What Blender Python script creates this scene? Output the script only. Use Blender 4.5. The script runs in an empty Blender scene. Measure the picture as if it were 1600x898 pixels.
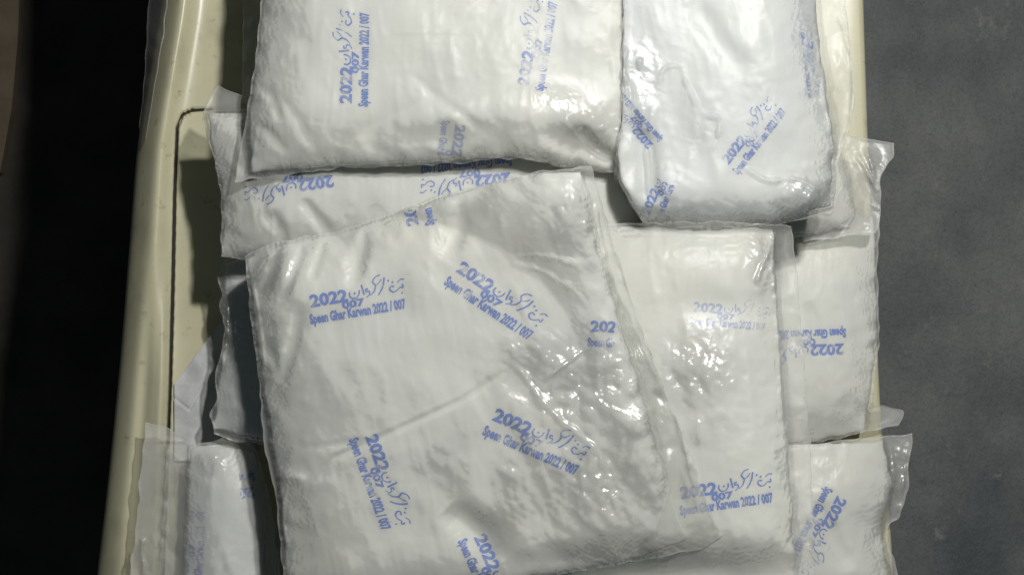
import bpy, bmesh, math, random
import numpy as np
from mathutils import Vector
from mathutils.bvhtree import BVHTree

sc = bpy.context.scene
COL = sc.collection

# ------------------------------------------------------------------ camera, world, lamp, exposure
K = 0.0005            # metres per photo pixel on the panel plane (z = 0)
CAMH = 1.30           # camera height over the panel
cam_data = bpy.data.cameras.new("camera")
cam = bpy.data.objects.new("camera", cam_data)
COL.objects.link(cam)
cam.location = (0, 0, CAMH)
cam_data.sensor_width = 36.0
cam_data.lens = 36.0 * CAMH / (1600 * K)
cam_data.clip_start = 0.02
cam_data.clip_end = 50
sc.camera = cam

world = bpy.data.worlds.new("World")
sc.world = world
world.use_nodes = True
bg = world.node_tree.nodes["Background"]
bg.inputs[0].default_value = (0.72, 0.90, 1.0, 1)
bg.inputs[1].default_value = 0.045

ld = bpy.data.lights.new("work_lamp", 'POINT')
ld.energy = 70.0
ld.color = (1.0, 0.985, 0.965)
ld.shadow_soft_size = 0.026
lamp = bpy.data.objects.new("work_lamp", ld)
lamp.location = (0.325, 0.51, 1.30)
COL.objects.link(lamp)

sc.view_settings.view_transform = 'Standard'
sc.view_settings.look = 'None'
sc.view_settings.exposure = 0.0
sc.view_settings.gamma = 1.0
sc.cycles.max_bounces = 8
sc.cycles.transparent_max_bounces = 24
sc.cycles.caustics_reflective = False
sc.cycles.caustics_refractive = False


# ------------------------------------------------------------------ small helpers
def tag(o, label=None, cat=None, group=None, kind=None):
    if label: o["label"] = label
    if cat: o["category"] = cat
    if group: o["group"] = group
    if kind: o["kind"] = kind
    return o


def empty(name, loc):
    o = bpy.data.objects.new(name, None)
    o.empty_display_size = 0.02
    o.location = loc
    COL.objects.link(o)
    return o


def mesh_obj(name, verts, faces, mat, parent=None, smooth=True):
    me = bpy.data.meshes.new(name)
    verts = np.asarray(verts, dtype=np.float32)
    if parent is not None:
        verts = verts - np.array(parent.location, dtype=np.float32)
    if isinstance(faces, np.ndarray):
        n = faces.shape[0]; k = faces.shape[1]
        me.vertices.add(len(verts)); me.vertices.foreach_set("co", verts.ravel())
        me.loops.add(n * k); me.loops.foreach_set("vertex_index", faces.astype(np.int32).ravel())
        me.polygons.add(n)
        me.polygons.foreach_set("loop_start", np.arange(0, n * k, k, dtype=np.int32))
        me.update(calc_edges=True)
        me.validate()
    else:
        me.from_pydata([tuple(v) for v in verts], [], faces)
    me.polygons.foreach_set("use_smooth", [smooth] * len(me.polygons))
    me.materials.append(mat)
    o = bpy.data.objects.new(name, me)
    COL.objects.link(o)
    if parent is not None:
        o.parent = parent
    return o


def set_attr(o, name, vals):
    a = o.data.attributes.new(name, 'FLOAT', 'POINT')
    a.data.foreach_set("value", np.asarray(vals, dtype=np.float32))


def unproj(px, py, z):
    s = K * (CAMH - z) / CAMH
    return (px - 800) * s, (449 - py) * s


# ------------------------------------------------------------------ noise fields on a pixel canvas
CX0, CY0, CW, CH, CS = -240, -240, 1040, 760, 2.0     # canvas: 2 photo pixels per cell
_fy = np.fft.fftfreq(CH)[:, None] / CS
_fx = np.fft.fftfreq(CW)[None, :] / CS


def field(seed, wl, stretch=1.0, ang=0.0, sharp=1.6):
    """band limited noise; wl = wavelength in photo px; stretched along ang (image degrees)"""
    r = np.random.RandomState(seed)
    w = np.fft.fft2(r.randn(CH, CW))
    a = math.radians(ang)
    fu = (_fx * math.cos(a) + _fy * math.sin(a)) * stretch
    fv = -_fx * math.sin(a) + _fy * math.cos(a)
    f = np.sqrt(fu ** 2 + fv ** 2) * wl
    out = np.real(np.fft.ifft2(w * np.exp(-((f - 0.6) ** 2) * sharp) * (f > 0)))
    return out / out.std()


def samp(img, px, py):
    x = np.clip((px - CX0) / CS, 0, CW - 1.01); y = np.clip((py - CY0) / CS, 0, CH - 1.01)
    i = x.astype(int); j = y.astype(int); fx = x - i; fy = y - j
    return (img[j, i] * (1 - fx) * (1 - fy) + img[j, i + 1] * fx * (1 - fy)
            + img[j + 1, i] * (1 - fx) * fy + img[j + 1, i + 1] * fx * fy)


def facets(seed, px, py, P, folds=5, warp=0.10, stretch=1.0, ang=0.0):
    """sheet folded again and again: flat facets meeting in sharp creases (unit slope, in px)"""
    r = np.random.RandomState(seed)
    x = px + warp * P * samp(field(seed + 501, P * 1.6), px, py)
    y = py + warp * P * samp(field(seed + 502, P * 1.6), px, py)
    a = math.radians(ang)
    x, y = (x * math.cos(a) + y * math.sin(a)) / stretch, -x * math.sin(a) + y * math.cos(a)
    for k in range(folds):
        a = r.rand() * math.pi * 2; c, s_ = math.cos(a), math.sin(a)
        x, y = x * c - y * s_, x * s_ + y * c
        Q = P * (0.7 + 1.1 * r.rand()); o = r.rand() * Q * 2
        x = np.abs((x + o) % (2 * Q) - Q)
    return x - x.mean()


def seg_dist(px, py, pts):
    best = np.full(px.shape, 1e9); tt = np.zeros(px.shape)
    L = 0; lens = [math.dist(pts[i], pts[i + 1]) for i in range(len(pts) - 1)]; tot = sum(lens)
    for i in range(len(pts) - 1):
        (ax, ay), (bx, by) = pts[i], pts[i + 1]
        dx, dy = bx - ax, by - ay; l2 = dx * dx + dy * dy
        t = np.clip(((px - ax) * dx + (py - ay) * dy) / l2, 0, 1)
        d = np.hypot(px - ax - t * dx, py - ay - t * dy)
        m = d < best
        best = np.where(m, d, best); tt = np.where(m, (L + t * lens[i]) / tot, tt)
        L += lens[i]
    return best, tt


# ------------------------------------------------------------------ the support raster (what is already stacked)
RX0, RY0, RW, RH, RS = -0.62, -0.42, 1240, 920, 0.001
support = np.zeros((RH, RW))
_gy = np.fft.fftfreq(RH)[:, None]; _gx = np.fft.fftfreq(RW)[None, :]


def blur(img, sig):
    return np.real(np.fft.ifft2(np.fft.fft2(img) * np.exp(-2 * (math.pi ** 2) * sig * sig * (_gx ** 2 + _gy ** 2))))


def ridx(x, y):
    return (np.clip(((y - RY0) / RS), 0, RH - 1.01), np.clip(((x - RX0) / RS), 0, RW - 1.01))


def rsamp(img, x, y):
    jy, ix = ridx(x, y); j = jy.astype(int); i = ix.astype(int); fy = jy - j; fx = ix - i
    return (img[j, i] * (1 - fx) * (1 - fy) + img[j, i + 1] * fx * (1 - fy)
            + img[j + 1, i] * (1 - fx) * fy + img[j + 1, i + 1] * fx * fy)


def splat(img, x, y, z):
    jy, ix = ridx(x, y); j = np.rint(jy).astype(int).ravel(); i = np.rint(ix).astype(int).ravel()
    tmp = np.full(img.shape, -9.0)
    np.maximum.at(tmp, (j, i), z.ravel())
    p = np.pad(tmp, 1, constant_values=-9.0)
    grown = np.max([p[a:a + RH, b:b + RW] for a in range(3) for b in range(3)], axis=0)
    tmp = np.where(tmp > -8, tmp, grown)
    return tmp


# ------------------------------------------------------------------ patches
def curve(pts, n):
    P = [np.array(p, float) for p in pts]
    if len(P) == 2:
        dense = np.array([P[0] + (P[1] - P[0]) * t for t in np.linspace(0, 1, 40)])
    else:
        Q = [2 * P[0] - P[1]] + P + [2 * P[-1] - P[-2]]; dense = []
        for k in range(1, len(Q) - 2):
            for t in np.linspace(0, 1, 16, endpoint=(k == len(Q) - 3)):
                p0, p1, p2, p3 = Q[k - 1:k + 3]
                c = 0.35
                m1 = c * (p2 - p0); m2 = c * (p3 - p1)
                dense.append((2 * t ** 3 - 3 * t ** 2 + 1) * p1 + (t ** 3 - 2 * t ** 2 + t) * m1
                             + (-2 * t ** 3 + 3 * t ** 2) * p2 + (t ** 3 - t ** 2) * m2)
        dense = np.array(dense)
    s = np.concatenate([[0], np.cumsum(np.hypot(*np.diff(dense, axis=0).T))])
    q = np.linspace(0, s[-1], n)
    return np.stack([np.interp(q, s, dense[:, 0]), np.interp(q, s, dense[:, 1])], 1)


def coons(out, step, jit=0.0, seed=0):
    T, R, B, L = out
    ln = lambda p: sum(math.dist(p[i], p[i + 1]) for i in range(len(p) - 1))
    nu = max(6, int(max(ln(T), ln(B)) / step)); nv = max(6, int(max(ln(L), ln(R)) / step))
    T = curve(T, nu); B = curve(B, nu); L = curve(L, nv); R = curve(R, nv)
    u = np.linspace(0, 1, nu)[None, :, None]; v = np.linspace(0, 1, nv)[:, None, None]
    G = ((1 - v) * T[None] + v * B[None] + (1 - u) * L[:, None] + u * R[:, None]
         - (1 - u) * (1 - v) * T[0] - u * (1 - v) * T[-1] - (1 - u) * v * B[0] - u * v * B[-1])
    px, py = G[..., 0], G[..., 1]
    if jit:
        px = px + jit * samp(field(seed + 71, 34), px, py)
        py = py + jit * samp(field(seed + 72, 34), px, py)
    U = np.broadcast_to(u[..., 0], px.shape); V = np.broadcast_to(v[..., 0], px.shape)
    return px, py, U, V, (ln(T.tolist()) + ln(B.tolist())) / 2, (ln(L.tolist()) + ln(R.tolist())) / 2


def grid_faces(nv, nu, off=0, flip=False):
    a = np.arange(nv * nu).reshape(nv, nu) + off
    q = np.stack([a[:-1, :-1], a[1:, :-1], a[1:, 1:], a[:-1, 1:]], -1).reshape(-1, 4)
    return q[:, ::-1] if flip else q


def ring_faces(nv, nu):
    a = np.arange(nv * nu).reshape(nv, nu)
    ring = np.concatenate([a[0, :], a[1:, -1], a[-1, -2::-1], a[-2:0:-1, 0]])
    nx = np.roll(ring, -1); N = nv * nu
    return np.stack([ring, nx, nx + N, ring + N], -1)


def closed_sheet(name, X, Y, Zt, Zb, mat, parent):
    nv, nu = X.shape
    v = np.concatenate([np.stack([X, Y, Zt], -1).reshape(-1, 3), np.stack([X, Y, Zb], -1).reshape(-1, 3)])
    f = np.concatenate([grid_faces(nv, nu), grid_faces(nv, nu, nv * nu, True), ring_faces(nv, nu)])
    return mesh_obj(name, v, f, mat, parent)


# ------------------------------------------------------------------ materials
def new_mat(name):
    m = bpy.data.materials.new(name); m.use_nodes = True
    nt = m.node_tree
    for n in list(nt.nodes): nt.nodes.remove(n)
    out = nt.nodes.new("ShaderNodeOutputMaterial")
    return m, nt, out


def nd(nt, t, **kw):
    n = nt.nodes.new(t)
    for k, v in kw.items():
        if k in n.inputs: n.inputs[k].default_value = v
        else: setattr(n, k, v)
    return n


def mathn(nt, op, a, b=None, c=None):
    n = nt.nodes.new("ShaderNodeMath"); n.operation = op
    for k, v in enumerate((a, b, c)):
        if v is None: continue
        if isinstance(v, (int, float)): n.inputs[k].default_value = v
        else: nt.links.new(v, n.inputs[k])
    return n.outputs[0]


def ramp(nt, fac, stops):
    r = nt.nodes.new("ShaderNodeValToRGB")
    while len(r.color_ramp.elements) < len(stops): r.color_ramp.elements.new(0.5)
    for e, (p, c) in zip(r.color_ramp.elements, stops):
        e.position = p; e.color = (*c, 1)
    nt.links.new(fac, r.inputs[0])
    return r.outputs[0]


def powder_material(tint):
    m, nt, out = new_mat("white powder in plastic")
    tc = nd(nt, "ShaderNodeTexCoord")
    n1 = nd(nt, "ShaderNodeTexNoise", Scale=14.0, Detail=4.0, Roughness=0.55)
    nt.links.new(tc.outputs["Object"], n1.inputs["Vector"])
    c = ramp(nt, n1.outputs[0], [(0.3, (tint[0] * 0.93, tint[1] * 0.95, tint[2] * 0.99)), (0.7, tint)])
    p = nd(nt, "ShaderNodeBsdfPrincipled", Roughness=0.52)
    p.inputs["Specular IOR Level"].default_value = 0.25
    p.inputs["Subsurface Weight"].default_value = 0.6
    p.inputs["Subsurface Radius"].default_value = (1.0, 1.0, 1.0)
    p.inputs["Subsurface Scale"].default_value = 0.007
    nt.links.new(c, p.inputs["Base Color"])
    n2 = nd(nt, "ShaderNodeTexNoise", Scale=120.0, Detail=5.0, Roughness=0.6)
    nt.links.new(tc.outputs["Object"], n2.inputs["Vector"])
    bp = nd(nt, "ShaderNodeBump", Strength=0.15, Distance=0.0012)
    nt.links.new(n2.outputs[0], bp.inputs["Height"])
    nt.links.new(bp.outputs[0], p.inputs["Normal"])
    nt.links.new(p.outputs[0], out.inputs[0])
    return m


def film_material():
    m, nt, out = new_mat("clear plastic film")
    tc = nd(nt, "ShaderNodeTexCoord")
    at = nd(nt, "ShaderNodeAttribute", attribute_name="crinkle")
    # crinkle relief: sharp ridges between folded facets
    wn = nd(nt, "ShaderNodeTexNoise", Scale=38.0, Detail=2.0)
    nt.links.new(tc.outputs["Object"], wn.inputs["Vector"])
    mixv = nd(nt, "ShaderNodeVectorMath", operation='MULTIPLY_ADD')
    nt.links.new(wn.outputs["Color"], mixv.inputs[0]); mixv.inputs[1].default_value = (0.03, 0.03, 0.03)
    nt.links.new(tc.outputs["Object"], mixv.inputs[2])
    def ridged(scale, detail):
        n = nd(nt, "ShaderNodeTexNoise", Scale=scale, Detail=detail, Roughness=0.5, Distortion=0.5)
        nt.links.new(mixv.outputs[0], n.inputs["Vector"])
        return mathn(nt, 'ABSOLUTE', mathn(nt, 'SUBTRACT', n.outputs[0], 0.5))
    n3 = nd(nt, "ShaderNodeTexNoise", Scale=90.0, Detail=2.0)
    nt.links.new(tc.outputs["Object"], n3.inputs["Vector"])
    h = mathn(nt, 'SUBTRACT', 0.0, mathn(nt, 'ADD', mathn(nt, 'MULTIPLY', ridged(80.0, 1.0), 0.14), mathn(nt, 'MULTIPLY', ridged(170.0, 1.0), 0.07)))
    h = mathn(nt, 'ADD', mathn(nt, 'MULTIPLY', h, at.outputs["Fac"]), mathn(nt, 'MULTIPLY', n3.outputs[0], 0.02))
    bp = nd(nt, "ShaderNodeBump", Strength=0.9, Distance=0.012)
    nt.links.new(h, bp.inputs["Height"])
    tr = nd(nt, "ShaderNodeBsdfTransparent"); tr.inputs[0].default_value = (0.965, 0.968, 0.955, 1)
    df = nd(nt, "ShaderNodeBsdfDiffuse"); df.inputs[0].default_value = (0.80, 0.80, 0.76, 1)
    gl = nd(nt, "ShaderNodeBsdfGlossy"); nt.links.new(mathn(nt, "SUBTRACT", 0.40, mathn(nt, "MULTIPLY", mathn(nt, "MINIMUM", at.outputs["Fac"], 0.6), 0.30)), gl.inputs["Roughness"])
    gl.inputs[0].default_value = (1, 1, 1, 1)
    nt.links.new(bp.outputs[0], gl.inputs["Normal"])
    fr = nd(nt, "ShaderNodeFresnel", IOR=1.5); 
    m1 = nd(nt, "ShaderNodeMixShader")
    se = nd(nt, "ShaderNodeAttribute", attribute_name="seam")
    nt.links.new(mathn(nt, 'ADD', 0.11, mathn(nt, 'MULTIPLY', se.outputs['Fac'], 0.22)), m1.inputs[0])
    nt.links.new(tr.outputs[0], m1.inputs[1]); nt.links.new(df.outputs[0], m1.inputs[2])
    m2 = nd(nt, "ShaderNodeMixShader")
    fac = mathn(nt, 'MINIMUM', mathn(nt, 'MULTIPLY', fr.outputs[0], mathn(nt, 'ADD', mathn(nt, 'MULTIPLY', at.outputs['Fac'], 1.9), 0.13)), 0.34)
    nt.links.new(fac, m2.inputs[0]); nt.links.new(m1.outputs[0], m2.inputs[1]); nt.links.new(gl.outputs[0], m2.inputs[2])
    nt.links.new(m2.outputs[0], out.inputs[0])
    return m


def ink_material(name, wear, top=0.95):
    m, nt, out = new_mat(name)
    tc = nd(nt, "ShaderNodeTexCoord")
    n = nd(nt, "ShaderNodeTexNoise", Scale=130.0, Detail=4.0, Roughness=0.65)
    nt.links.new(tc.outputs["Object"], n.inputs["Vector"])
    n2 = nd(nt, "ShaderNodeTexNoise", Scale=38.0, Detail=2.0)
    nt.links.new(tc.outputs["Object"], n2.inputs["Vector"])
    s = mathn(nt, 'ADD', mathn(nt, 'MULTIPLY', n.outputs[0], 0.5), mathn(nt, 'MULTIPLY', n2.outputs[0], 0.5))
    a = mathn(nt, 'SUBTRACT', s, wear)
    a = mathn(nt, 'MULTIPLY', a, 7.0)
    a = mathn(nt, 'MINIMUM', mathn(nt, 'MAXIMUM', a, 0.12), top)
    p = nd(nt, "ShaderNodeBsdfPrincipled", Roughness=0.5)
    p.inputs["Base Color"].default_value = (0.045, 0.165, 0.64, 1)
    p.inputs["Specular IOR Level"].default_value = 0.3
    tr = nd(nt, "ShaderNodeBsdfTransparent")
    mx = nd(nt, "ShaderNodeMixShader")
    nt.links.new(a, mx.inputs[0]); nt.links.new(tr.outputs[0], mx.inputs[1]); nt.links.new(p.outputs[0], mx.inputs[2])
    nt.links.new(mx.outputs[0], out.inputs[0])
    return m


def cream_paint():
    m, nt, out = new_mat("cream paint")
    tc = nd(nt, "ShaderNodeTexCoord")
    n = nd(nt, "ShaderNodeTexNoise", Scale=9.0, Detail=6.0, Roughness=0.65)
    nt.links.new(tc.outputs["Object"], n.inputs["Vector"])
    c = ramp(nt, n.outputs[0], [(0.30, (0.36, 0.345, 0.235)), (0.48, (0.50, 0.48, 0.325)), (0.75, (0.57, 0.55, 0.385))])
    sp = nd(nt, "ShaderNodeTexNoise", Scale=70.0, Detail=5.0, Roughness=0.7)
    nt.links.new(tc.outputs["Object"], sp.inputs["Vector"])
    d = ramp(nt, sp.outputs[0], [(0.26, (0.6, 0.58, 0.53)), (0.40, (1, 1, 1))])
    mx = nd(nt, "ShaderNodeMix", data_type='RGBA', blend_type='MULTIPLY')
    mx.inputs[0].default_value = 1.0
    nt.links.new(c, mx.inputs[6]); nt.links.new(d, mx.inputs[7])
    p = nd(nt, "ShaderNodeBsdfPrincipled", Roughness=0.34)
    nt.links.new(mx.outputs[2], p.inputs["Base Color"])
    bp = nd(nt, "ShaderNodeBump", Strength=0.12, Distance=0.002)
    nt.links.new(n.outputs[0], bp.inputs["Height"]); nt.links.new(bp.outputs[0], p.inputs["Normal"])
    nt.links.new(p.outputs[0], out.inputs[0])
    return m


def floor_material():
    m, nt, out = new_mat("dark grey floor")
    tc = nd(nt, "ShaderNodeTexCoord")
    n = nd(nt, "ShaderNodeTexNoise", Scale=6.0, Detail=7.0, Roughness=0.6)
    nt.links.new(tc.outputs["Object"], n.inputs["Vector"])
    c = ramp(nt, n.outputs[0], [(0.3, (0.125, 0.140, 0.147)), (0.7, (0.285, 0.292, 0.280))])
    mp = nd(nt, "ShaderNodeMapping"); mp.inputs["Scale"].default_value = (1.0, 0.75, 1.0)
    mp.inputs["Rotation"].default_value = (0, 0, 0.5)
    nt.links.new(tc.outputs["Object"], mp.inputs[0])
    sc_ = nd(nt, "ShaderNodeTexNoise", Scale=34.0, Detail=10.0, Roughness=0.74, Distortion=0.25)
    nt.links.new(mp.outputs[0], sc_.inputs["Vector"])
    msk = nd(nt, "ShaderNodeTexNoise", Scale=11.0, Detail=3.0)
    nt.links.new(tc.outputs["Object"], msk.inputs["Vector"])
    a = mathn(nt, 'MULTIPLY', mathn(nt, 'MAXIMUM', mathn(nt, 'SUBTRACT', sc_.outputs[0], 0.57), 0.0), 5.0)
    a = mathn(nt, 'MINIMUM', mathn(nt, 'MULTIPLY', a, mathn(nt, 'MAXIMUM', mathn(nt, 'SUBTRACT', msk.outputs[0], 0.38), 0.0)), 0.5)
    a = mathn(nt, 'MULTIPLY', a, 4.0)
    mx = nd(nt, "ShaderNodeMix", data_type='RGBA')
    nt.links.new(a, mx.inputs[0]); nt.links.new(c, mx.inputs[6]); mx.inputs[7].default_value = (0.45, 0.435, 0.38, 1)
    gr = nd(nt, "ShaderNodeTexNoise", Scale=330.0, Detail=3.0, Roughness=0.7)
    nt.links.new(tc.outputs["Object"], gr.inputs["Vector"])
    gc = ramp(nt, gr.outputs[0], [(0.32, (0.55, 0.56, 0.58)), (0.5, (1, 1, 1)), (0.72, (1.25, 1.24, 1.2))])
    mg = nd(nt, "ShaderNodeMix", data_type='RGBA', blend_type='MULTIPLY'); mg.inputs[0].default_value = 0.5
    nt.links.new(mx.outputs[2], mg.inputs[6]); nt.links.new(gc, mg.inputs[7]); mx = mg
    p = nd(nt, "ShaderNodeBsdfPrincipled", Roughness=0.62)
    nt.links.new(mx.outputs[2], p.inputs["Base Color"])
    bp = nd(nt, "ShaderNodeBump", Strength=0.8, Distance=0.008)
    nt.links.new(sc_.outputs[0], bp.inputs["Height"]); nt.links.new(bp.outputs[0], p.inputs["Normal"])
    nt.links.new(p.outputs[0], out.inputs[0])
    return m


def plain_material(name, c1, c2, scale, rough, bump=0.2):
    m, nt, out = new_mat(name)
    tc = nd(nt, "ShaderNodeTexCoord")
    n = nd(nt, "ShaderNodeTexNoise", Scale=scale, Detail=6.0, Roughness=0.65)
    nt.links.new(tc.outputs["Object"], n.inputs["Vector"])
    c = ramp(nt, n.outputs[0], [(0.35, c1), (0.65, c2)])
    p = nd(nt, "ShaderNodeBsdfPrincipled", Roughness=rough)
    nt.links.new(c, p.inputs["Base Color"])
    bp = nd(nt, "ShaderNodeBump", Strength=bump, Distance=0.002)
    nt.links.new(n.outputs[0], bp.inputs["Height"]); nt.links.new(bp.outputs[0], p.inputs["Normal"])
    nt.links.new(p.outputs[0], out.inputs[0])
    return m


POWDER_WARM = powder_material((0.82, 0.815, 0.775))
POWDER_COOL = powder_material((0.80, 0.81, 0.815))
FILM = film_material()
INK = ink_material("blue ink", 0.345)
INK_FAINT = ink_material("faint blue ink", 0.43, 0.38)
INK_WORN = ink_material("worn blue ink", 0.415)
CREAM = cream_paint()
FLOOR = floor_material()
GAP = plain_material("dark gap", (0.012, 0.012, 0.011), (0.02, 0.02, 0.018), 40, 0.8)
SHEET = plain_material("grey sheet", (0.42, 0.43, 0.42), (0.56, 0.57, 0.56), 60, 0.7)
BROWN = plain_material("brown board", (0.09, 0.07, 0.045), (0.13, 0.10, 0.065), 22, 0.8)

# ------------------------------------------------------------------ the setting: floor and panel
FZ = -0.72
fl = mesh_obj("floor", [(-3, -3, FZ), (3, -3, FZ), (3, 3, FZ), (-3, 3, FZ)], [(0, 1, 2, 3)], FLOOR, smooth=False)
tag(fl, kind="structure")
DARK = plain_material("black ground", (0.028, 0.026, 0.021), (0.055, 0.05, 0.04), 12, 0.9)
dg_ = mesh_obj("ground", [(-3, -3, FZ + .004), (-0.1, -3, FZ + .004), (-0.1, 3, FZ + .004), (-3, 3, FZ + .004)], [(0, 1, 2, 3)], DARK, smooth=False)  # added near-black sheet over the left floor, painting in the panel's shade
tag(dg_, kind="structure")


def build_panel():
    root = empty("painted_panel", (0, 0, FZ))
    tag(root, "long cream painted panel with rounded left edge and dark seam under the bags", "panel")
    left = [(262, -620), (256, -160), (252, 0), (236, 100), (214, 240), (201, 400), (188, 560), (170, 740), (152, 898), (138, 1060)]
    right = [(1340, -620), (1344, -160), (1349, 0), (1356, 215), (1366, 430), (1376, 640), (1393, 850), (1402, 1060)]
    nv = 560
    L = curve(left, nv); R = curve(right, nv)
    # offsets across: dense on the left where the profile lives
    a = np.linspace(0, 260, 210)
    rows = []
    for k in range(nv):
        lx, ly = L[k]; rx, ry = R[k]
        x = np.concatenate([lx + a, np.linspace(lx + 266, rx - 8, 60), rx - np.array([6, 4, 2.5, 1.2, 0.4, 0])])
        y = np.interp(x, [lx, rx], [ly, ry])
        rows.append(np.stack([x, y], 1))
    G = np.array(rows); px, py = G[..., 0], G[..., 1]
    s = px - px[:, :1]; e = px[:, -1:] - px
    seam_x = np.interp(py, [172, 300, 450, 600, 700, 1060], [277, 273, 270, 266, 262, 250])
    lip = np.maximum(seam_x - L[:, :1], 60)          # distance from outer edge to seam
    lower = np.clip((py - 380) / 220, 0, 1)
    z = np.zeros_like(px)
    # rounded shoulder at the outer edge
    r0 = 42.0
    t = np.clip(1 - s / r0, 0, 1)
    z -= 0.026 * (1 - np.sqrt(np.maximum(1 - t ** 2, 0)))
    # raised soft roll between edge and seam, with a pressed hollow in the lower half
    q = np.clip(s / lip, 0, 1.4)
    z += 0.010 * np.exp(-((q - 0.55) / 0.30) ** 2)
    z -= lower * 0.0085 * np.exp(-((q - 0.52) / 0.16) ** 2)
    z += lower * 0.004 * np.exp(-((q - 0.84) / 0.10) ** 2)
    z += 0.0012 * samp(field(5, 150, 3, 85), px, py)
    # seam groove
    seam = [(330, 171), (300, 173), (285, 180), (277, 200), (273, 300), (270, 450), (266, 600), (262, 700), (250, 1000)]
    d, _ = seg_dist(px, py, seam)
    z -= 0.011 * np.clip(1.5 - d / 2.1, 0, 1)
    # right edge shoulder
    t = np.clip(1 - e / 8, 0, 1)
    z -= 0.004 * (1 - np.sqrt(np.maximum(1 - t ** 2, 0)))
    X, Y = unproj(px, py, z)
    # only place by the flat plane so that the panel keeps a real shape
    nu = px.shape[1]
    Zb = np.full_like(z, FZ)
    v = np.concatenate([np.stack([X, Y, z], -1).reshape(-1, 3), np.stack([X, Y, Zb], -1).reshape(-1, 3)])
    f = np.concatenate([grid_faces(nv, nu), ring_faces(nv, nu)])
    mesh_obj("panel_skin", v, f, CREAM, root)
    # dark strip in the groove, painting in the seam's shade
    C = curve(seam[:-1], 120); n = np.gradient(C, axis=0); n /= np.linalg.norm(n, axis=1)[:, None]
    nn = np.stack([-n[:, 1], n[:, 0]], 1) * 2.1
    A = C + nn; B = C - nn
    xa, ya = unproj(A[:, 0], A[:, 1], -0.0035); xb, yb = unproj(B[:, 0], B[:, 1], -0.0035)
    vv = np.concatenate([np.stack([xa, ya, np.full(120, -0.0035)], 1), np.stack([xb, yb, np.full(120, -0.0035)], 1)])
    ff = [(i, i + 1, 121 + i, 120 + i) for i in range(119)]
    mesh_obj("seam_gap", vv, ff, GAP, root)


build_panel()


def build_sheet():
    px, py, U, V, *_ = coons(([(272, 600), (318, 538), (400, 430)], [(400, 430), (400, 720)],
                              [(272, 720), (400, 720)], [(272, 600), (272, 720)]), 3.0)
    cre, _ = seg_dist(px, py, [(268, 618), (296, 640), (318, 600)])
    z = 0.0045 + 0.0006 * samp(field(9, 50), px, py) - 0.0012 * np.clip(1 - cre / 3, 0, 1)
    X, Y = unproj(px, py, z)
    o = closed_sheet("grey_sheet", X, Y, z, z - 0.0006, SHEET, None)
    tag(o, "pale grey creased sheet on the cream panel beside the dark seam", "sheet")


build_sheet()

# board added on the floor at the far left, standing in for lamplight there
def build_lit_floor():
    z0, z1 = FZ + 0.004, FZ + 0.022
    pts = [(-90, -160), (36, -160), (28, 60), (18, 170), (0, 270), (-90, 330)]
    v = []
    for z in (z1, z0):
        for p in pts:
            x, y = unproj(p[0], p[1], z1); v.append((x, y, z))
    n = len(pts)
    f = [tuple(range(n))[::-1], tuple(range(n, 2 * n))] + [(i, (i + 1) % n, n + (i + 1) % n, n + i) for i in range(n)]
    o = mesh_obj("brown_board", v, f, BROWN, smooth=False)
    tag(o, "dim brown board edge on the dark floor at the far left", "board")


build_lit_floor()

def loose_film(label, out, z0, z1):
    px, py, U, V, LU, LV = coons(out, 3.0, 0.5, 801)
    z = z0 + (z1 - z0) * U + 0.0006 * facets(802, px, py, 40, 5) / 10 + 0.001 * samp(field(803, 60), px, py)
    X, Y = unproj(px, py, z)
    o = closed_sheet("clear_film", X, Y, z, z - 0.0003, FILM, None)
    set_attr(o, "crinkle", np.full(2 * px.size, 0.3))
    ed = np.minimum(U, 1 - U) * LU
    set_attr(o, "seam", np.tile(np.exp(-(ed / 2.5) ** 2).ravel(), 2))
    tag(o, label, "plastic film")


loose_film("thin clear plastic film hanging over the rounded panel edge at the upper left",
           ([(242, -160), (275, -160)], [(275, -160), (262, 0), (248, 100), (228, 215)],
            [(213, 250), (228, 215)], [(242, -160), (232, 0), (226, 110), (213, 250)]), -0.030, 0.011)
loose_film("narrow clear plastic strip in the shadow beside the upper left bag",
           ([(377, -160), (440, -160)], [(440, -160), (424, 60), (410, 175)],
            [(378, 158), (410, 175)], [(377, -160), (380, 0), (378, 158)]), 0.020, 0.030)

# ------------------------------------------------------------------ the stamp (local px: x along the reading direction, y down)
def text_mesh(txt, width, height, bold=0.0):
    cu = bpy.data.curves.new("t", 'FONT'); cu.body = txt; cu.size = 1.0; cu.offset = bold
    cu.resolution_u = 2
    o = bpy.data.objects.new("t", cu); COL.objects.link(o)
    dg = bpy.context.evaluated_depsgraph_get()
    me = bpy.data.meshes.new_from_object(o.evaluated_get(dg))
    bm = bmesh.new(); bm.from_mesh(me)
    bpy.data.objects.remove(o); bpy.data.curves.remove(cu); bpy.data.meshes.remove(me)
    xs = [v.co.x for v in bm.verts]; ys = [v.co.y for v in bm.verts]
    x0, x1, y0, y1 = min(xs), max(xs), 0.0, 0.73
    for v in bm.verts:
        v.co = ((v.co.x - x0) / (x1 - x0) * width, -(v.co.y - y0) / (y1 - y0) * height, 0)
    return bm


def stroke_polys(pts, w0, w1=None, cal=True):
    """a pen stroke as a ribbon of quads; broad-nib: thick on the slanted parts"""
    C = curve(pts, max(8, int(sum(math.dist(pts[i], pts[i + 1]) for i in range(len(pts) - 1)) / 1.6)))
    n = np.gradient(C, axis=0); n /= (np.linalg.norm(n, axis=1)[:, None] + 1e-9)
    nib = np.abs(n[:, 0] * 0.5 + n[:, 1] * 0.87)
    w = (w0 * (0.55 + 0.65 * nib)) if cal else np.full(len(C), w0)
    nn = np.stack([-n[:, 1], n[:, 0]], 1) * w[:, None] / 2
    return C + nn, C - nn


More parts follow.
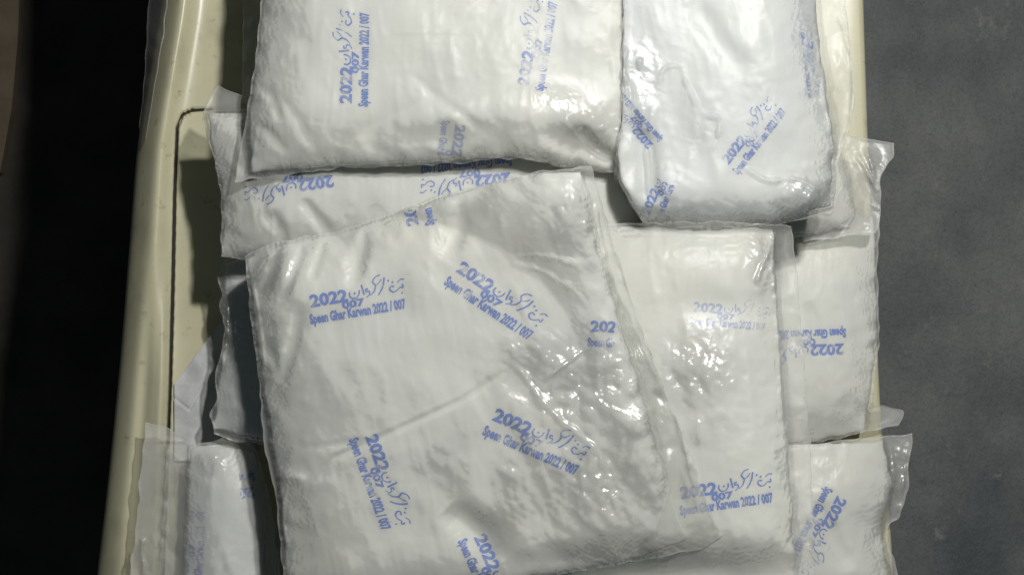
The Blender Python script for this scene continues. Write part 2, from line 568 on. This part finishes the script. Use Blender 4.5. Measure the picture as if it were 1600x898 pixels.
def build_stamp():
    V, F = [], []
    def add_bm(bm, ox, oy):
        b = len(V); bm.verts.index_update()
        for v in bm.verts: V.append((v.co.x + ox, v.co.y + oy))
        for f in bm.faces: F.append([b + v.index for v in f.verts])
        bm.free()
    def prep(bm):
        bmesh.ops.triangulate(bm, faces=bm.faces[:])
        for _ in range(2):
            e = [e for e in bm.edges if e.calc_length() > 7]
            if e: bmesh.ops.subdivide_edges(bm, edges=e, cuts=1, use_grid_fill=False)
            bmesh.ops.triangulate(bm, faces=[f for f in bm.faces if len(f.verts) > 3])
        return bm
    add_bm(prep(text_mesh("2022", 63, 20, 0.045)), 5, -20)
    add_bm(prep(text_mesh("007", 38, 12, 0.045)), 56, -8.6)
    add_bm(prep(text_mesh("Speen Ghar Karwan 2022 / 007", 160, 16, 0.048)), 0, 7.5)
    S = lambda pts, w=2.6: strokes.append((pts, w))
    strokes = []
    # right-to-left script of the first line, as pen strokes (seen from left to right)
    S([(72, -30), (71, -23), (75, -18), (82, -18), (87, -24), (88, -31)])       # deep bowl
    S([(79, -27.5), (81, -25.5)], 3.2)                                            # its dot
    S([(93, -40), (94, -30), (95, -21)], 2.8)                                     # tall upright
    S([(103, -30), (99, -31), (99, -26), (104, -26), (104, -20), (98, -15)])     # small loop with tail
    S([(105, -18), (112, -24), (116, -34), (112, -42), (118, -50), (126, -52)], 2.8)   # long slanted letter
    S([(116, -34), (122, -38), (127, -44)], 2.4)
    S([(132, -46), (129, -34), (124, -24), (118, -16)], 3.0)                      # descending slash
    S([(137, -40), (139, -38)], 3.2)
    S([(146, -27), (140, -28), (138, -22), (143, -17), (150, -19)])              # open curve
    S([(143, -36), (145, -34)], 3.2)
    S([(150, -19), (155, -24), (160, -22), (160, -29)], 2.5)
    S([(152, -33), (158, -38), (164, -37)], 2.4)
    S([(156, -14), (158, -12)], 3.0)
    for pts, w in strokes:
        a, b = stroke_polys([(x_, y_ * 0.9 - 6.5) for x_, y_ in pts], w * 0.95)
        o = len(V); n = len(a)
        V.extend(map(tuple, a)); V.extend(map(tuple, b))
        F.extend([[o + i, o + i + 1, o + n + i + 1, o + n + i] for i in range(n - 1)])
    return np.array(V), F


SV, SF = build_stamp()


def put_stamp(parent, bvh, px, py, ang, scale=1.0, clip=None, worn=False, squash=1.0, lift=0.00035):
    a = math.radians(ang); ca, sa = math.cos(a), math.sin(a)
    X = px + scale * (SV[:, 0] * ca - SV[:, 1] * squash * sa)
    Y = py + scale * (SV[:, 0] * sa + SV[:, 1] * squash * ca)
    org = Vector((0, 0, CAMH))
    hit = [None] * len(X)
    for i in range(len(X)):
        if clip and not (clip[0] <= SV[i, 0] <= clip[1]): continue
        d = Vector(((X[i] - 800) * K, (449 - Y[i]) * K, -CAMH)).normalized()
        loc, nrm, _, _ = bvh.ray_cast(org, d)
        if loc is not None and nrm.z > 0.12: hit[i] = loc - d * lift
    idx, verts, faces = {}, [], []
    for f in SF:
        if any(hit[i] is None for i in f): continue
        if max((hit[i] - hit[f[0]]).length for i in f) > 0.02: continue
        for i in f:
            if i not in idx: idx[i] = len(verts); verts.append(tuple(hit[i]))
        faces.append([idx[i] for i in f])
    if faces:
        mesh_obj("printed_stamp", verts, faces, INK_FAINT if worn == 'faint' else INK_WORN if worn else INK, parent)


# ------------------------------------------------------------------ the bags
GROUP = "plastic bags of white powder stacked on the panel"


def ramp_blobs(px, py, blobs, base):
    m = np.full(px.shape, base)
    for (bx, by, rx, ry, s) in blobs:
        m = np.maximum(m, s * np.exp(-(((px - bx) / rx) ** 2 + ((py - by) / ry) ** 2)))
    return m


def make_bag(label, seed, fill, film, t=0.034, b=0.020, floor_z=0.0, sig=22, tilt=None, mat=None,
             creases=(), dents=(), blobs=(), base_crinkle=0.10, ridges=(), droop=0.0, lumps=0.0032,
             pucker=0.0042, wr_ang=80, base=None, haze=0.0, stamps=(), rad=(120, 120, 120, 120), edge=(0.12, 0.12, 0.12, 0.12), fstep=2.6):
    global support
    sup_b = blur(support if base is None else base, sig)
    mid = np.maximum(sup_b, floor_z) + b
    if tilt is not None:                       # (x, y, dz per photo px) small lean of the whole bag
        yy, xx = np.mgrid[0:RH, 0:RW]
        wx = RX0 + xx * RS; wy = RY0 + yy * RS
        mid = mid + tilt[0] * wx + tilt[1] * wy + tilt[2]
    # ---- filling
    px, py, U, V, LU, LV = coons(fill, fstep, 0.9, seed)
    prof = np.ones(px.shape)               # rises from each edge (top, right, bottom, left) over a radius in photo px
    for dist, rr, e in zip((V * LV, (1 - U) * LU, (1 - V) * LV, U * LU), rad, edge):
        k = np.clip(dist / rr, 0, 1)
        prof = prof * (e + (1 - e) * (1 - (1 - k) ** 2.3) ** 0.78)
    prof = np.clip(prof * (0.86 + 0.14 * np.sin(math.pi * U) * np.sin(math.pi * V)), 0, 1)
    lumps = lumps * 0.34; pucker = pucker * 0.62; t = t * 0.8
    det = lumps * samp(field(seed, 170), px, py) + lumps * 0.42 * samp(field(seed + 1, 70), px, py)
    det += 0.00045 * 0.055 * facets(seed + 21, px, py, 130, 4)
    rn = 1 - np.abs(samp(field(seed + 2, 60, 3.5, wr_ang), px, py))
    msk = 1 / (1 + np.exp(-2 * samp(field(seed + 3, 160), px, py)))
    det += 0.00032 * (1 - np.abs(samp(field(seed + 6, 26, 5, wr_ang + 12), px, py))) * (1 - 0.6 * msk)
    det += 0.0009 * rn * msk + 0.00018 * samp(field(seed + 4, 18), px, py) * msk
    r = np.random.RandomState(seed + 9)
    for dist, s in ((U * LU, V * LV), ((1 - U) * LU, V * LV), (V * LV, U * LU), ((1 - V) * LV, U * LU)):
        s2 = s + 10 * samp(field(seed + 5, 90), px, py)
        amp = 0
        for wl in (23, 37, 61):
            xs = np.arange(-100, 1800, wl); amp = amp + np.interp(s2, xs, r.randn(len(xs))) * (wl / 40) ** 0.6
        reach = 26 + 12 * np.sin(s / 47.0 + seed)
        det += pucker * 0.45 * amp * np.exp(-(dist / reach) ** 1.2)
    det = det * 0.5
    for pts, w, dep in creases:
        d, tt = seg_dist(px, py, pts)
        det -= dep * np.exp(-(d / w) ** 2) * np.clip(np.minimum(tt, 1 - tt) * 6, 0, 1)
    for (dx, dy, rx, ry, rot, dep) in dents:
        a = math.radians(rot); ex = (px - dx) * math.cos(a) + (py - dy) * math.sin(a)
        ey = -(px - dx) * math.sin(a) + (py - dy) * math.cos(a)
        det -= dep * np.exp(-(ex / rx) ** 2 - (ey / ry) ** 2)
    fade = np.clip(prof * 1.6, 0, 1)
    z = np.full(px.shape, floor_z + b + t)
    for _ in range(5):
        X, Y = unproj(px, py, z)
        m = rsamp(mid, X, Y); s = rsamp(support, X, Y)
        z = np.maximum(m + t * prof + det * fade, s + 0.0015)
    X, Y = unproj(px, py, z)
    zb = np.minimum(np.maximum(m - b * prof, s + 0.0005), z - 0.0006)
    cx, cy = float(X.mean()), float(Y.mean())
    root = empty("plastic_bag", (cx, cy, float(zb.min())))
    tag(root, label, "bag", GROUP)
    fo = closed_sheet("powder_filling", X, Y, z, zb, mat or POWDER_WARM, root)
    vv = np.stack([X, Y, z], -1).reshape(-1, 3); ff = grid_faces(*X.shape)
    # ---- film over it
    top = splat(support, X, Y, z)
    inside = top > -8
    support_old = support
    own = np.where(inside, top, np.maximum(mid - 0.004, support + 0.0015))
    own = np.maximum(own, blur(own, 5.0))
    px, py, U, V, LU, LV = coons(film, 2.2, 1.0, seed + 40)
    crk = ramp_blobs(px, py, blobs, base_crinkle)
    c1 = 1 - np.abs(samp(field(seed + 11, 58, 2.2, wr_ang + 25), px, py)) * 0.9
    c2 = 1 - np.abs(samp(field(seed + 12, 30, 1.7, wr_ang - 40), px, py)) * 0.9
    c3 = 1 - np.abs(samp(field(seed + 13, 17, 1.4, wr_ang + 5), px, py)) * 0.9
    cr = 0.00045 * (0.20 * (facets(seed + 31, px, py, 34, 6, .1, 3.6, wr_ang) + 10) + 0.30 * facets(seed + 32, px, py, 16, 6, .1, 4.0, wr_ang + 35) + 0.30 * facets(seed + 34, px, py, 10, 6, .1, 3.0, wr_ang - 40)) + 0.0004 * c1
    cr = cr - np.percentile(cr, 4); crk = np.clip(crk - 0.05, 0, 1); fct = facets(seed + 33, px, py, 40, 5)
    rid = np.zeros(px.shape)
    for pts, w, hgt in ridges:
        d, tt = seg_dist(px, py, [tuple(p_) for p_ in curve(pts, 16)])
        d = np.maximum(d + 1.3 * samp(field(seed + 14, 26), px, py), 0)
        rid = np.maximum(rid, 0.8 * hgt * np.clip(1 - d / w, 0, 1) * np.clip(np.minimum(tt, 1 - tt) * 5, 0, 1) ** 0.6)
    ed = np.minimum(np.minimum(U, 1 - U) * LU, np.minimum(V, 1 - V) * LV)
    seam = np.maximum(np.exp(-(ed / 2.2) ** 2), haze)
    seam = np.maximum(seam, 0.12 * crk)
    ins = blur(inside.astype(float), 4.0)
    z = np.full(px.shape, floor_z + b + t)
    for _ in range(5):
        X, Y = unproj(px, py, z)
        s = rsamp(support, X, Y); o = rsamp(own, X, Y); i_ = rsamp(ins, X, Y)
        fl_ = np.clip(1 - i_ * 1.6, 0, 1)
        z = o + 0.0021 + np.maximum(cr * crk, -0.0003) + rid - droop * fl_
        z = z + fl_ * (0.0005 * c1 + 0.00045 * 0.16 * fct) + 0.0005 * np.exp(-(ed / 2.2) ** 2)
        z = np.maximum(z, s + 0.002)
    seam = np.maximum(seam, 0.38 * fl_)
    X, Y = unproj(px, py, z)
    zb = z - 0.0004 - 0.0012 * np.clip(np.minimum(np.minimum(U, 1 - U) * LU, np.minimum(V, 1 - V) * LV) / 12, 0, 1)
    # under the filling the lower sheet follows the filling's underside, seen only at the free flaps
    fo2 = closed_sheet("plastic_film", X, Y, z, zb, FILM, root)
    set_attr(fo2, "seam", np.concatenate([seam.ravel(), seam.ravel()]))
    set_attr(fo2, "crinkle", np.concatenate([crk.ravel(), crk.ravel()]))
    bvh = BVHTree.FromPolygons(vv.tolist(), ff.tolist())
    for st in stamps:
        st = dict(st); on_film = st.pop("on_film", False)
        bb = bvh
        if on_film:
            bb = BVHTree.FromPolygons(np.stack([X, Y, z], -1).reshape(-1, 3).tolist(), grid_faces(*X.shape).tolist())
        put_stamp(root, bb, st.pop("x"), st.pop("y"), st.pop("a"), **st)
    support = np.maximum(support_old, np.where(inside, top, -9))
    return root


def q(T, R, B, L): return (T, R, B, L)


# right middle bag (bottom layer)
make_bag("right edge bag with upside-down blue print, above the bottom right bag", 100,
         q([(1150, 330), (1300, 330), (1364, 338)], [(1364, 338), (1368, 430), (1369, 520), (1359, 620), (1350, 672)],
           [(1150, 694), (1262, 691), (1350, 672)], [(1150, 330), (1150, 690)]),
         q([(1140, 325), (1376, 330)], [(1376, 330), (1371, 420), (1374, 520), (1366, 590), (1366, 632), (1412, 640), (1404, 664)],
           [(1140, 698), (1265, 693), (1330, 680), (1404, 664)], [(1140, 325), (1140, 698)]),
         t=0.026, b=0.014, mat=POWDER_WARM, base_crinkle=0.08, lumps=0.0022,
         creases=[([(1262, 470), (1275, 520), (1290, 560)], 10, 0.002)],
         ridges=[([(1358, 650), (1368, 600), (1374, 540)], 5, 0.002)],
         stamps=[dict(x=1322, y=520, a=178, scale=0.85)])

# bottom right bag
make_bag("bottom right bag with slanting blue print and zigzag clear edge over the dark floor", 130,
         q([(1150, 700), (1270, 694), (1380, 690)], [(1380, 690), (1392, 760), (1376, 830), (1388, 900), (1390, 1000)],
           [(1150, 1000), (1390, 1000)], [(1150, 700), (1150, 1000)]),
         q([(1140, 696), (1270, 692), (1350, 684), (1426, 677)],
           [(1426, 677), (1420, 730), (1421, 760), (1410, 790), (1406, 808), (1386, 826), (1392, 860), (1404, 905), (1406, 1000)],
           [(1140, 1010), (1406, 1000)], [(1140, 696), (1140, 1010)]),
         t=0.026, b=0.014, mat=POWDER_WARM, base_crinkle=0.14, lumps=0.003,
         creases=[([(1275, 780), (1300, 840), (1330, 890)], 14, 0.004)],
         blobs=[(1405, 740, 22, 70, 0.7), (1270, 850, 30, 50, 0.5)],
         ridges=[([(1392, 690), (1400, 760), (1404, 800)], 4, 0.0015), ([(1420, 690), (1412, 740), (1408, 800)], 4, 0.002)],
         stamps=[dict(x=1296, y=762, a=118, scale=0.85)])

# bottom left bag
make_bag("bottom left bag with a wide clear flap lying over the panel's rounded edge", 160,
         q([(298, 702), (350, 694), (398, 708)], [(398, 708), (410, 780), (412, 880), (412, 1000)],
           [(284, 1000), (412, 1000)], [(298, 702), (294, 790), (290, 880), (284, 1000)]),
         q([(226, 660), (262, 668), (296, 694), (330, 690), (372, 676), (402, 706)],
           [(402, 706), (418, 760), (430, 830), (440, 910), (446, 1000)],
           [(196, 1000), (446, 1000)], [(226, 660), (222, 720), (214, 800), (204, 898), (196, 1000)]),
         t=0.022, b=0.022, floor_z=0.012, haze=0.45, mat=POWDER_COOL, base_crinkle=0.12, lumps=0.002, droop=0.0,
         blobs=[(330, 720, 18, 20, 0.9), (425, 850, 16, 80, 0.7), (225, 870, 14, 30, 0.5)],
         ridges=[([(240, 688), (300, 690), (340, 694)], 4, 0.002), ([(262, 692), (256, 800), (250, 898)], 5, 0.0025),
                 ([(414, 740), (420, 800), (426, 898)], 4, 0.0025), ([(226, 900), (222, 860), (224, 840)], 6, 0.003)],
         stamps=[dict(x=398, y=744, a=172, scale=0.8, clip=(0, 34), worn=True),
                 dict(x=308, y=925, a=-87, scale=0.8, worn=True)])

# left lower bag, mostly hidden
make_bag("shaded bag mostly hidden under the left side of the big centre bag", 190,
         q([(352, 410), (420, 396), (560, 380)], [(560, 380), (560, 700)],
           [(336, 668), (410, 684), (560, 700)], [(352, 410), (350, 470), (356, 520), (344, 590), (336, 668)]),
         q([(344, 404), (420, 390), (570, 372)], [(570, 372), (570, 708)],
           [(334, 676), (365, 690), (410, 692), (570, 708)], [(344, 404), (340, 430), (347, 462), (343, 484), (352, 512), (346, 548), (336, 590), (338, 620), (329, 648), (334, 676)]),
         t=0.026, b=0.018, floor_z=0.030, mat=POWDER_COOL, base_crinkle=0.35, lumps=0.008, pucker=0.014,
         blobs=[(352, 490, 14, 60, 0.9)], ridges=[([(352, 440), (356, 500), (346, 570)], 4, 0.002)])

# left middle bag under the upper left bag, upside-down print
make_bag("bag with upside-down blue print between the upper left bag and the big centre bag", 220,
         q([(324, 178), (400, 172), (480, 110), (800, 20), (1060, 0)], [(1060, 0), (1060, 410)],
           [(348, 400), (430, 404), (700, 424), (1060, 414)], [(324, 178), (334, 240), (347, 300), (348, 350), (348, 400)]),
         q([(340, 134), (384, 152), (440, 150), (800, 50), (1070, -10)], [(1070, -10), (1070, 420)],
           [(344, 402), (430, 408), (700, 430), (1070, 420)], [(340, 134), (317, 178), (330, 236), (344, 296), (346, 350), (344, 402)]),
         t=0.030, b=0.022, floor_z=0.064, sig=26, mat=POWDER_WARM, base_crinkle=0.12,
         creases=[([(415, 330), (440, 360), (450, 400)], 9, 0.003), ([(470, 310), (500, 345), (520, 370)], 8, 0.003)],
         blobs=[(375, 392, 40, 14, 0.8), (350, 160, 30, 20, 0.3)],
         ridges=[([(420, 318), (428, 350), (424, 390)], 5, 0.0018), ([(318, 181), (350, 184), (384, 186)], 3, 0.001)],
         stamps=[dict(x=522, y=256, a=172, scale=0.9), dict(x=800, y=252, a=175, scale=0.9)])

# bag behind the upper right bag: a wide clear corner
make_bag("bag under the upper right bag, only its clear plastic corner sticking out right", 250,
         q([(1060, 180), (1200, 190), (1290, 214)], [(1290, 214), (1318, 260), (1330, 330), (1322, 352)],
           [(1060, 366), (1240, 366), (1322, 352)], [(1060, 180), (1060, 366)]),
         q([(1050, 170), (1240, 200), (1336, 214), (1397, 223)],
           [(1397, 223), (1392, 250), (1378, 272), (1376, 310), (1376, 335), (1368, 364)],
           [(1050, 380), (1240, 379), (1320, 370), (1368, 364)], [(1050, 170), (1050, 380)]),
         t=0.022, b=0.016, floor_z=0.030, sig=20, haze=0.5, mat=POWDER_WARM, base_crinkle=0.2,
         blobs=[(1365, 250, 24, 26, 0.6), (1345, 340, 40, 30, 0.5), (1245, 350, 18, 30, 0.9)],
         ridges=[([(1334, 228), (1352, 262), (1372, 300)], 5, 0.003), 
                 ([(1352, 232), (1362, 256), (1366, 280)], 6, 0.0025)])

# upper left bag
below = support.copy()
make_bag("large upper left bag with two blue prints running upward and a raised lower edge", 280,
         q([(418, -120), (700, -130), (974, -130)], [(974, -130), (972, 60), (971, 160), (966, 268)],
           [(394, 268), (460, 263), (540, 257), (680, 251), (800, 243), (890, 259), (966, 268)],
           [(418, -120), (409, 20), (399, 110), (389, 190), (394, 268)]),
         q([(414, -130), (700, -140), (976, -140)], [(976, -140), (974, 60), (973, 160), (970, 272)],
           [(366, 284), (460, 272), (545, 262), (690, 257), (800, 247), (890, 263), (970, 272)],
           [(414, -130), (406, 20), (395, 120), (381, 200), (366, 284)]),
         base=below, t=0.034, b=0.028, floor_z=0.090, sig=50, rad=(60, 8, 110, 110), edge=(0.9, 0.96, 0.25, 0.12), mat=POWDER_WARM, base_crinkle=0.09, lumps=0.0026,
         creases=[([(398, 130), (425, 150), (440, 190)], 7, 0.002), ([(395, 190), (420, 205), (450, 240)], 7, 0.002), ([(430, 140), (470, 190), (500, 250)], 9, 0.0012), ([(905, 200), (930, 235), (965, 255)], 10, 0.006), ([(640, 110), (680, 150), (770, 210)], 8, 0.0012)],
         dents=[(900, 225, 40, 24, 30, 0.008), (700, 215, 120, 26, 0, 0.004)],
         blobs=[(920, 205, 46, 40, 1.0), (880, 160, 60, 40, 0.35)],
         ridges=[([(400, 200), (396, 240), (392, 262)], 4, 0.002), ([(975, -60), (974, 100), (972, 240)], 4, 0.0022),
                 ([(590, 55), (640, 50), (740, 52)], 3, 0.0007), ([(580, 72), (660, 66), (720, 68)], 3, 0.0006),
                 ([(880, 185), (905, 215), (950, 250)], 5, 0.003)],
         stamps=[dict(x=567, y=167, a=-89, scale=0.92), dict(x=842, y=142, a=-81, scale=0.88, worn=True),
                 dict(x=697, y=188, a=98, scale=0.8, clip=(0, 70), worn='faint')])

# upper right bag
make_bag("glossy upper right bag with a print slanting up and a clear flap on its right", 310,
         q([(975, -130), (1120, -140), (1270, -130)], [(1270, -130), (1274, 0), (1288, 120), (1302, 220), (1296, 322)],
           [(1008, 346), (1100, 352), (1200, 346), (1296, 322)], [(975, -130), (974, 60), (973, 180), (968, 270), (1008, 346)]),
         q([(974, -140), (1120, -150), (1316, -140)],
           [(1316, -140), (1322, 0), (1332, 110), (1334, 175), (1312, 246), (1316, 290), (1300, 334)],
           [(1006, 350), (1100, 357), (1200, 353), (1300, 334)], [(974, -140), (973, 60), (972, 180), (960, 274), (1006, 350)]),
         base=below, t=0.034, b=0.028, floor_z=0.090, sig=50, rad=(60, 90, 70, 8), edge=(0.9, 0.2, 0.3, 0.96), mat=POWDER_COOL, base_crinkle=0.12, lumps=0.003, wr_ang=70,
         creases=[([(1005, 200), (1012, 260), (1015, 320)], 16, 0.005), ([(1170, 120), (1120, 60), (1080, 0)], 16, 0.002)],
         dents=[(1060, 200, 40, 80, -10, 0.002)],
         blobs=[(1005, 110, 36, 60, 0.5), (1265, 310, 44, 26, 1.0), (1010, 180, 20, 30, 0.6), (1090, 210, 26, 40, 0.4),
                (1305, 200, 20, 90, 0.25)],
         ridges=[([(976, 72), (976, 110), (982, 160)], 4, 0.003), ([(1000, 90), (1000, 110)], 6, 0.003),
                 ([(1030, 130), (1040, 105), (1062, 104), (1072, 130), (1094, 172)], 3.5, 0.0018),
                 ([(1008, 220), (1014, 270), (1016, 330)], 4, 0.0025), ([(1100, 180), (1122, 182), (1124, 205), (1112, 236)], 3.5, 0.0018),
                 ([(1155, 256), (1200, 282), (1240, 278), (1290, 300)], 4, 0.003),
                 ([(1276, 40), (1288, 140), (1306, 240)], 4, 0.003), ([(1304, 0), (1330, 90), (1332, 170), (1308, 262)], 4, 0.003)],
         stamps=[dict(x=1032, y=220, a=229, scale=0.62), dict(x=1148, y=270, a=-52, scale=0.78, worn=True),
                 dict(x=1026, y=346, a=-68, scale=0.7, clip=(0, 90), worn=True),
                 dict(x=1250, y=20, a=83, scale=0.9, squash=0.4, worn=True, clip=(0, 150))])

# right centre bag
make_bag("right centre bag with straight top edge, faint print and clear band down its right", 340,
         q([(860, 356), (1000, 354), (1120, 354), (1208, 358)], [(1208, 358), (1216, 500), (1228, 660), (1240, 840), (1244, 950)],
           [(840, 960), (1100, 950), (1244, 950)], [(860, 356), (840, 600), (840, 960)]),
         q([(850, 349), (1000, 348), (1120, 347), (1238, 352)], [(1238, 352), (1248, 460), (1256, 560), (1266, 700), (1270, 830), (1276, 960)],
           [(830, 970), (1100, 960), (1276, 960)], [(850, 349), (830, 600), (830, 970)]),
         t=0.030, b=0.026, floor_z=0.084, sig=50, rad=(70, 90, 140, 200), edge=(0.3, 0.3, 0.1, 0.02), tilt=(0.10, 0.0, -0.013), mat=POWDER_WARM, base_crinkle=0.10, lumps=0.0026,
         dents=[(930, 915, 130, 30, -8, 0.03), (1180, 900, 140, 40, 0, 0.012), (1130, 480, 60, 24, 5, 0.003)],
         creases=[([(1230, 360), (1236, 560), (1246, 800)], 8, 0.003)],
         blobs=[(1090, 580, 60, 62, 1.0), (1190, 400, 22, 70, 0.8), (1110, 660, 50, 40, 0.5), (1260, 850, 26, 40, 0.6)],
         ridges=[([(1206, 360), (1212, 450), (1218, 560), (1226, 700)], 5, 0.002), ([(1180, 440), (1196, 405), (1206, 380)], 5, 0.003),
                 ([(1045, 395), (1080, 386), (1110, 386)], 3, 0.001)],
         stamps=[dict(x=1078, y=500, a=5, scale=0.74, worn='faint'), dict(x=1062, y=797, a=-8, scale=0.92)])

# centre bag, on top
make_bag("big centre bag on top with many blue prints and a slanting clear flap", 370,
         q([(387, 404), (430, 382), (530, 363), (620, 332), (700, 305), (830, 273), (906, 268)],
           [(906, 268), (938, 400), (978, 540), (1024, 690), (1072, 842)],
           [(452, 962), (700, 934), (850, 899), (980, 874), (1072, 842)],
           [(387, 404), (398, 500), (412, 600), (428, 700), (440, 790), (452, 962)]),
         q([(382, 400), (430, 378), (530, 360), (620, 329), (700, 302), (830, 270), (924, 260)],
           [(924, 260), (950, 350), (1004, 520), (1060, 660), (1100, 770), (1126, 838)],
           [(448, 970), (700, 938), (850, 902), (1000, 876), (1092, 858), (1126, 838)],
           [(382, 400), (392, 500), (404, 585), (412, 690), (432, 790), (448, 970)]),
         t=0.030, b=0.034, floor_z=0.088, tilt=(0.05, 0.06, 0.0), sig=70, rad=(110, 100, 70, 120), edge=(0.15, 0.3, 0.35, 0.15), mat=POWDER_WARM, base_crinkle=0.10, lumps=0.0034, wr_ang=65, pucker=0.010,
         creases=[([(455, 775), (520, 715), (600, 680), (720, 625), (800, 572)], 4, 0.0024),
                  ([(470, 700), (540, 690), (575, 684)], 5, 0.001),
                  ([(436, 384), (424, 430), (402, 470)], 7, 0.003), ([(476, 376), (462, 420), (440, 470)], 6, 0.0026),
                  ([(508, 370), (500, 400), (486, 440)], 6, 0.002), ([(570, 350), (566, 400), (548, 450)], 9, 0.0016),
                  ([(720, 305), (722, 350), (700, 400)], 10, 0.002), ([(470, 470), (460, 540), (440, 600)], 8, 0.0018),

                  ([(700, 790), (740, 830), (780, 880)], 20, 0.006), ([(410, 520), (440, 590), (470, 500)], 8, 0.002)],
         dents=[(760, 830, 60, 24, 40, 0.006), (860, 872, 110, 18, -6, 0.002), (560, 400, 16, 40, 15, 0.004), (720, 350, 18, 50, 25, 0.005)],
         blobs=[(905, 600, 110, 80, 1.0), (930, 760, 90, 80, 1.0), (840, 560, 50, 40, 1.0), (900, 340, 40, 50, 0.7),
                (1010, 690, 40, 140, 0.6), (430, 420, 30, 40, 0.6), (700, 720, 50, 50, 0.4), (800, 760, 30, 60, 0.7)],
         ridges=[([(800, 402), (830, 398), (870, 402), (905, 415)], 5, 0.003), ([(800, 408), (850, 425), (900, 455), (920, 480)], 6, 0.003),
                 ([(926, 300), (950, 420), (985, 520), (1010, 580)], 4, 0.003), ([(960, 390), (1010, 520), (1060, 660), (1095, 800)], 4, 0.003),
                 ([(840, 600), (880, 570), (920, 540)], 4, 0.002), ([(800, 560), (860, 640), (930, 700), (960, 760)], 5, 0.002),
                 ([(444, 770), (442, 820), (452, 860)], 4, 0.003), ([(395, 440), (408, 520), (414, 586)], 4, 0.003)],
         stamps=[dict(x=484, y=499, a=-9.5, scale=0.95), dict(x=697, y=437, a=33.5, scale=1.0), dict(x=756, y=671, a=23.5, scale=1.0),
                 dict(x=918, y=534, a=2, scale=0.85, clip=(0, 52)), dict(x=552, y=684, a=70, scale=0.95),
                 dict(x=722, y=842, a=66, scale=0.95), dict(x=672, y=352, a=-101, scale=0.9, clip=(0, 34))])
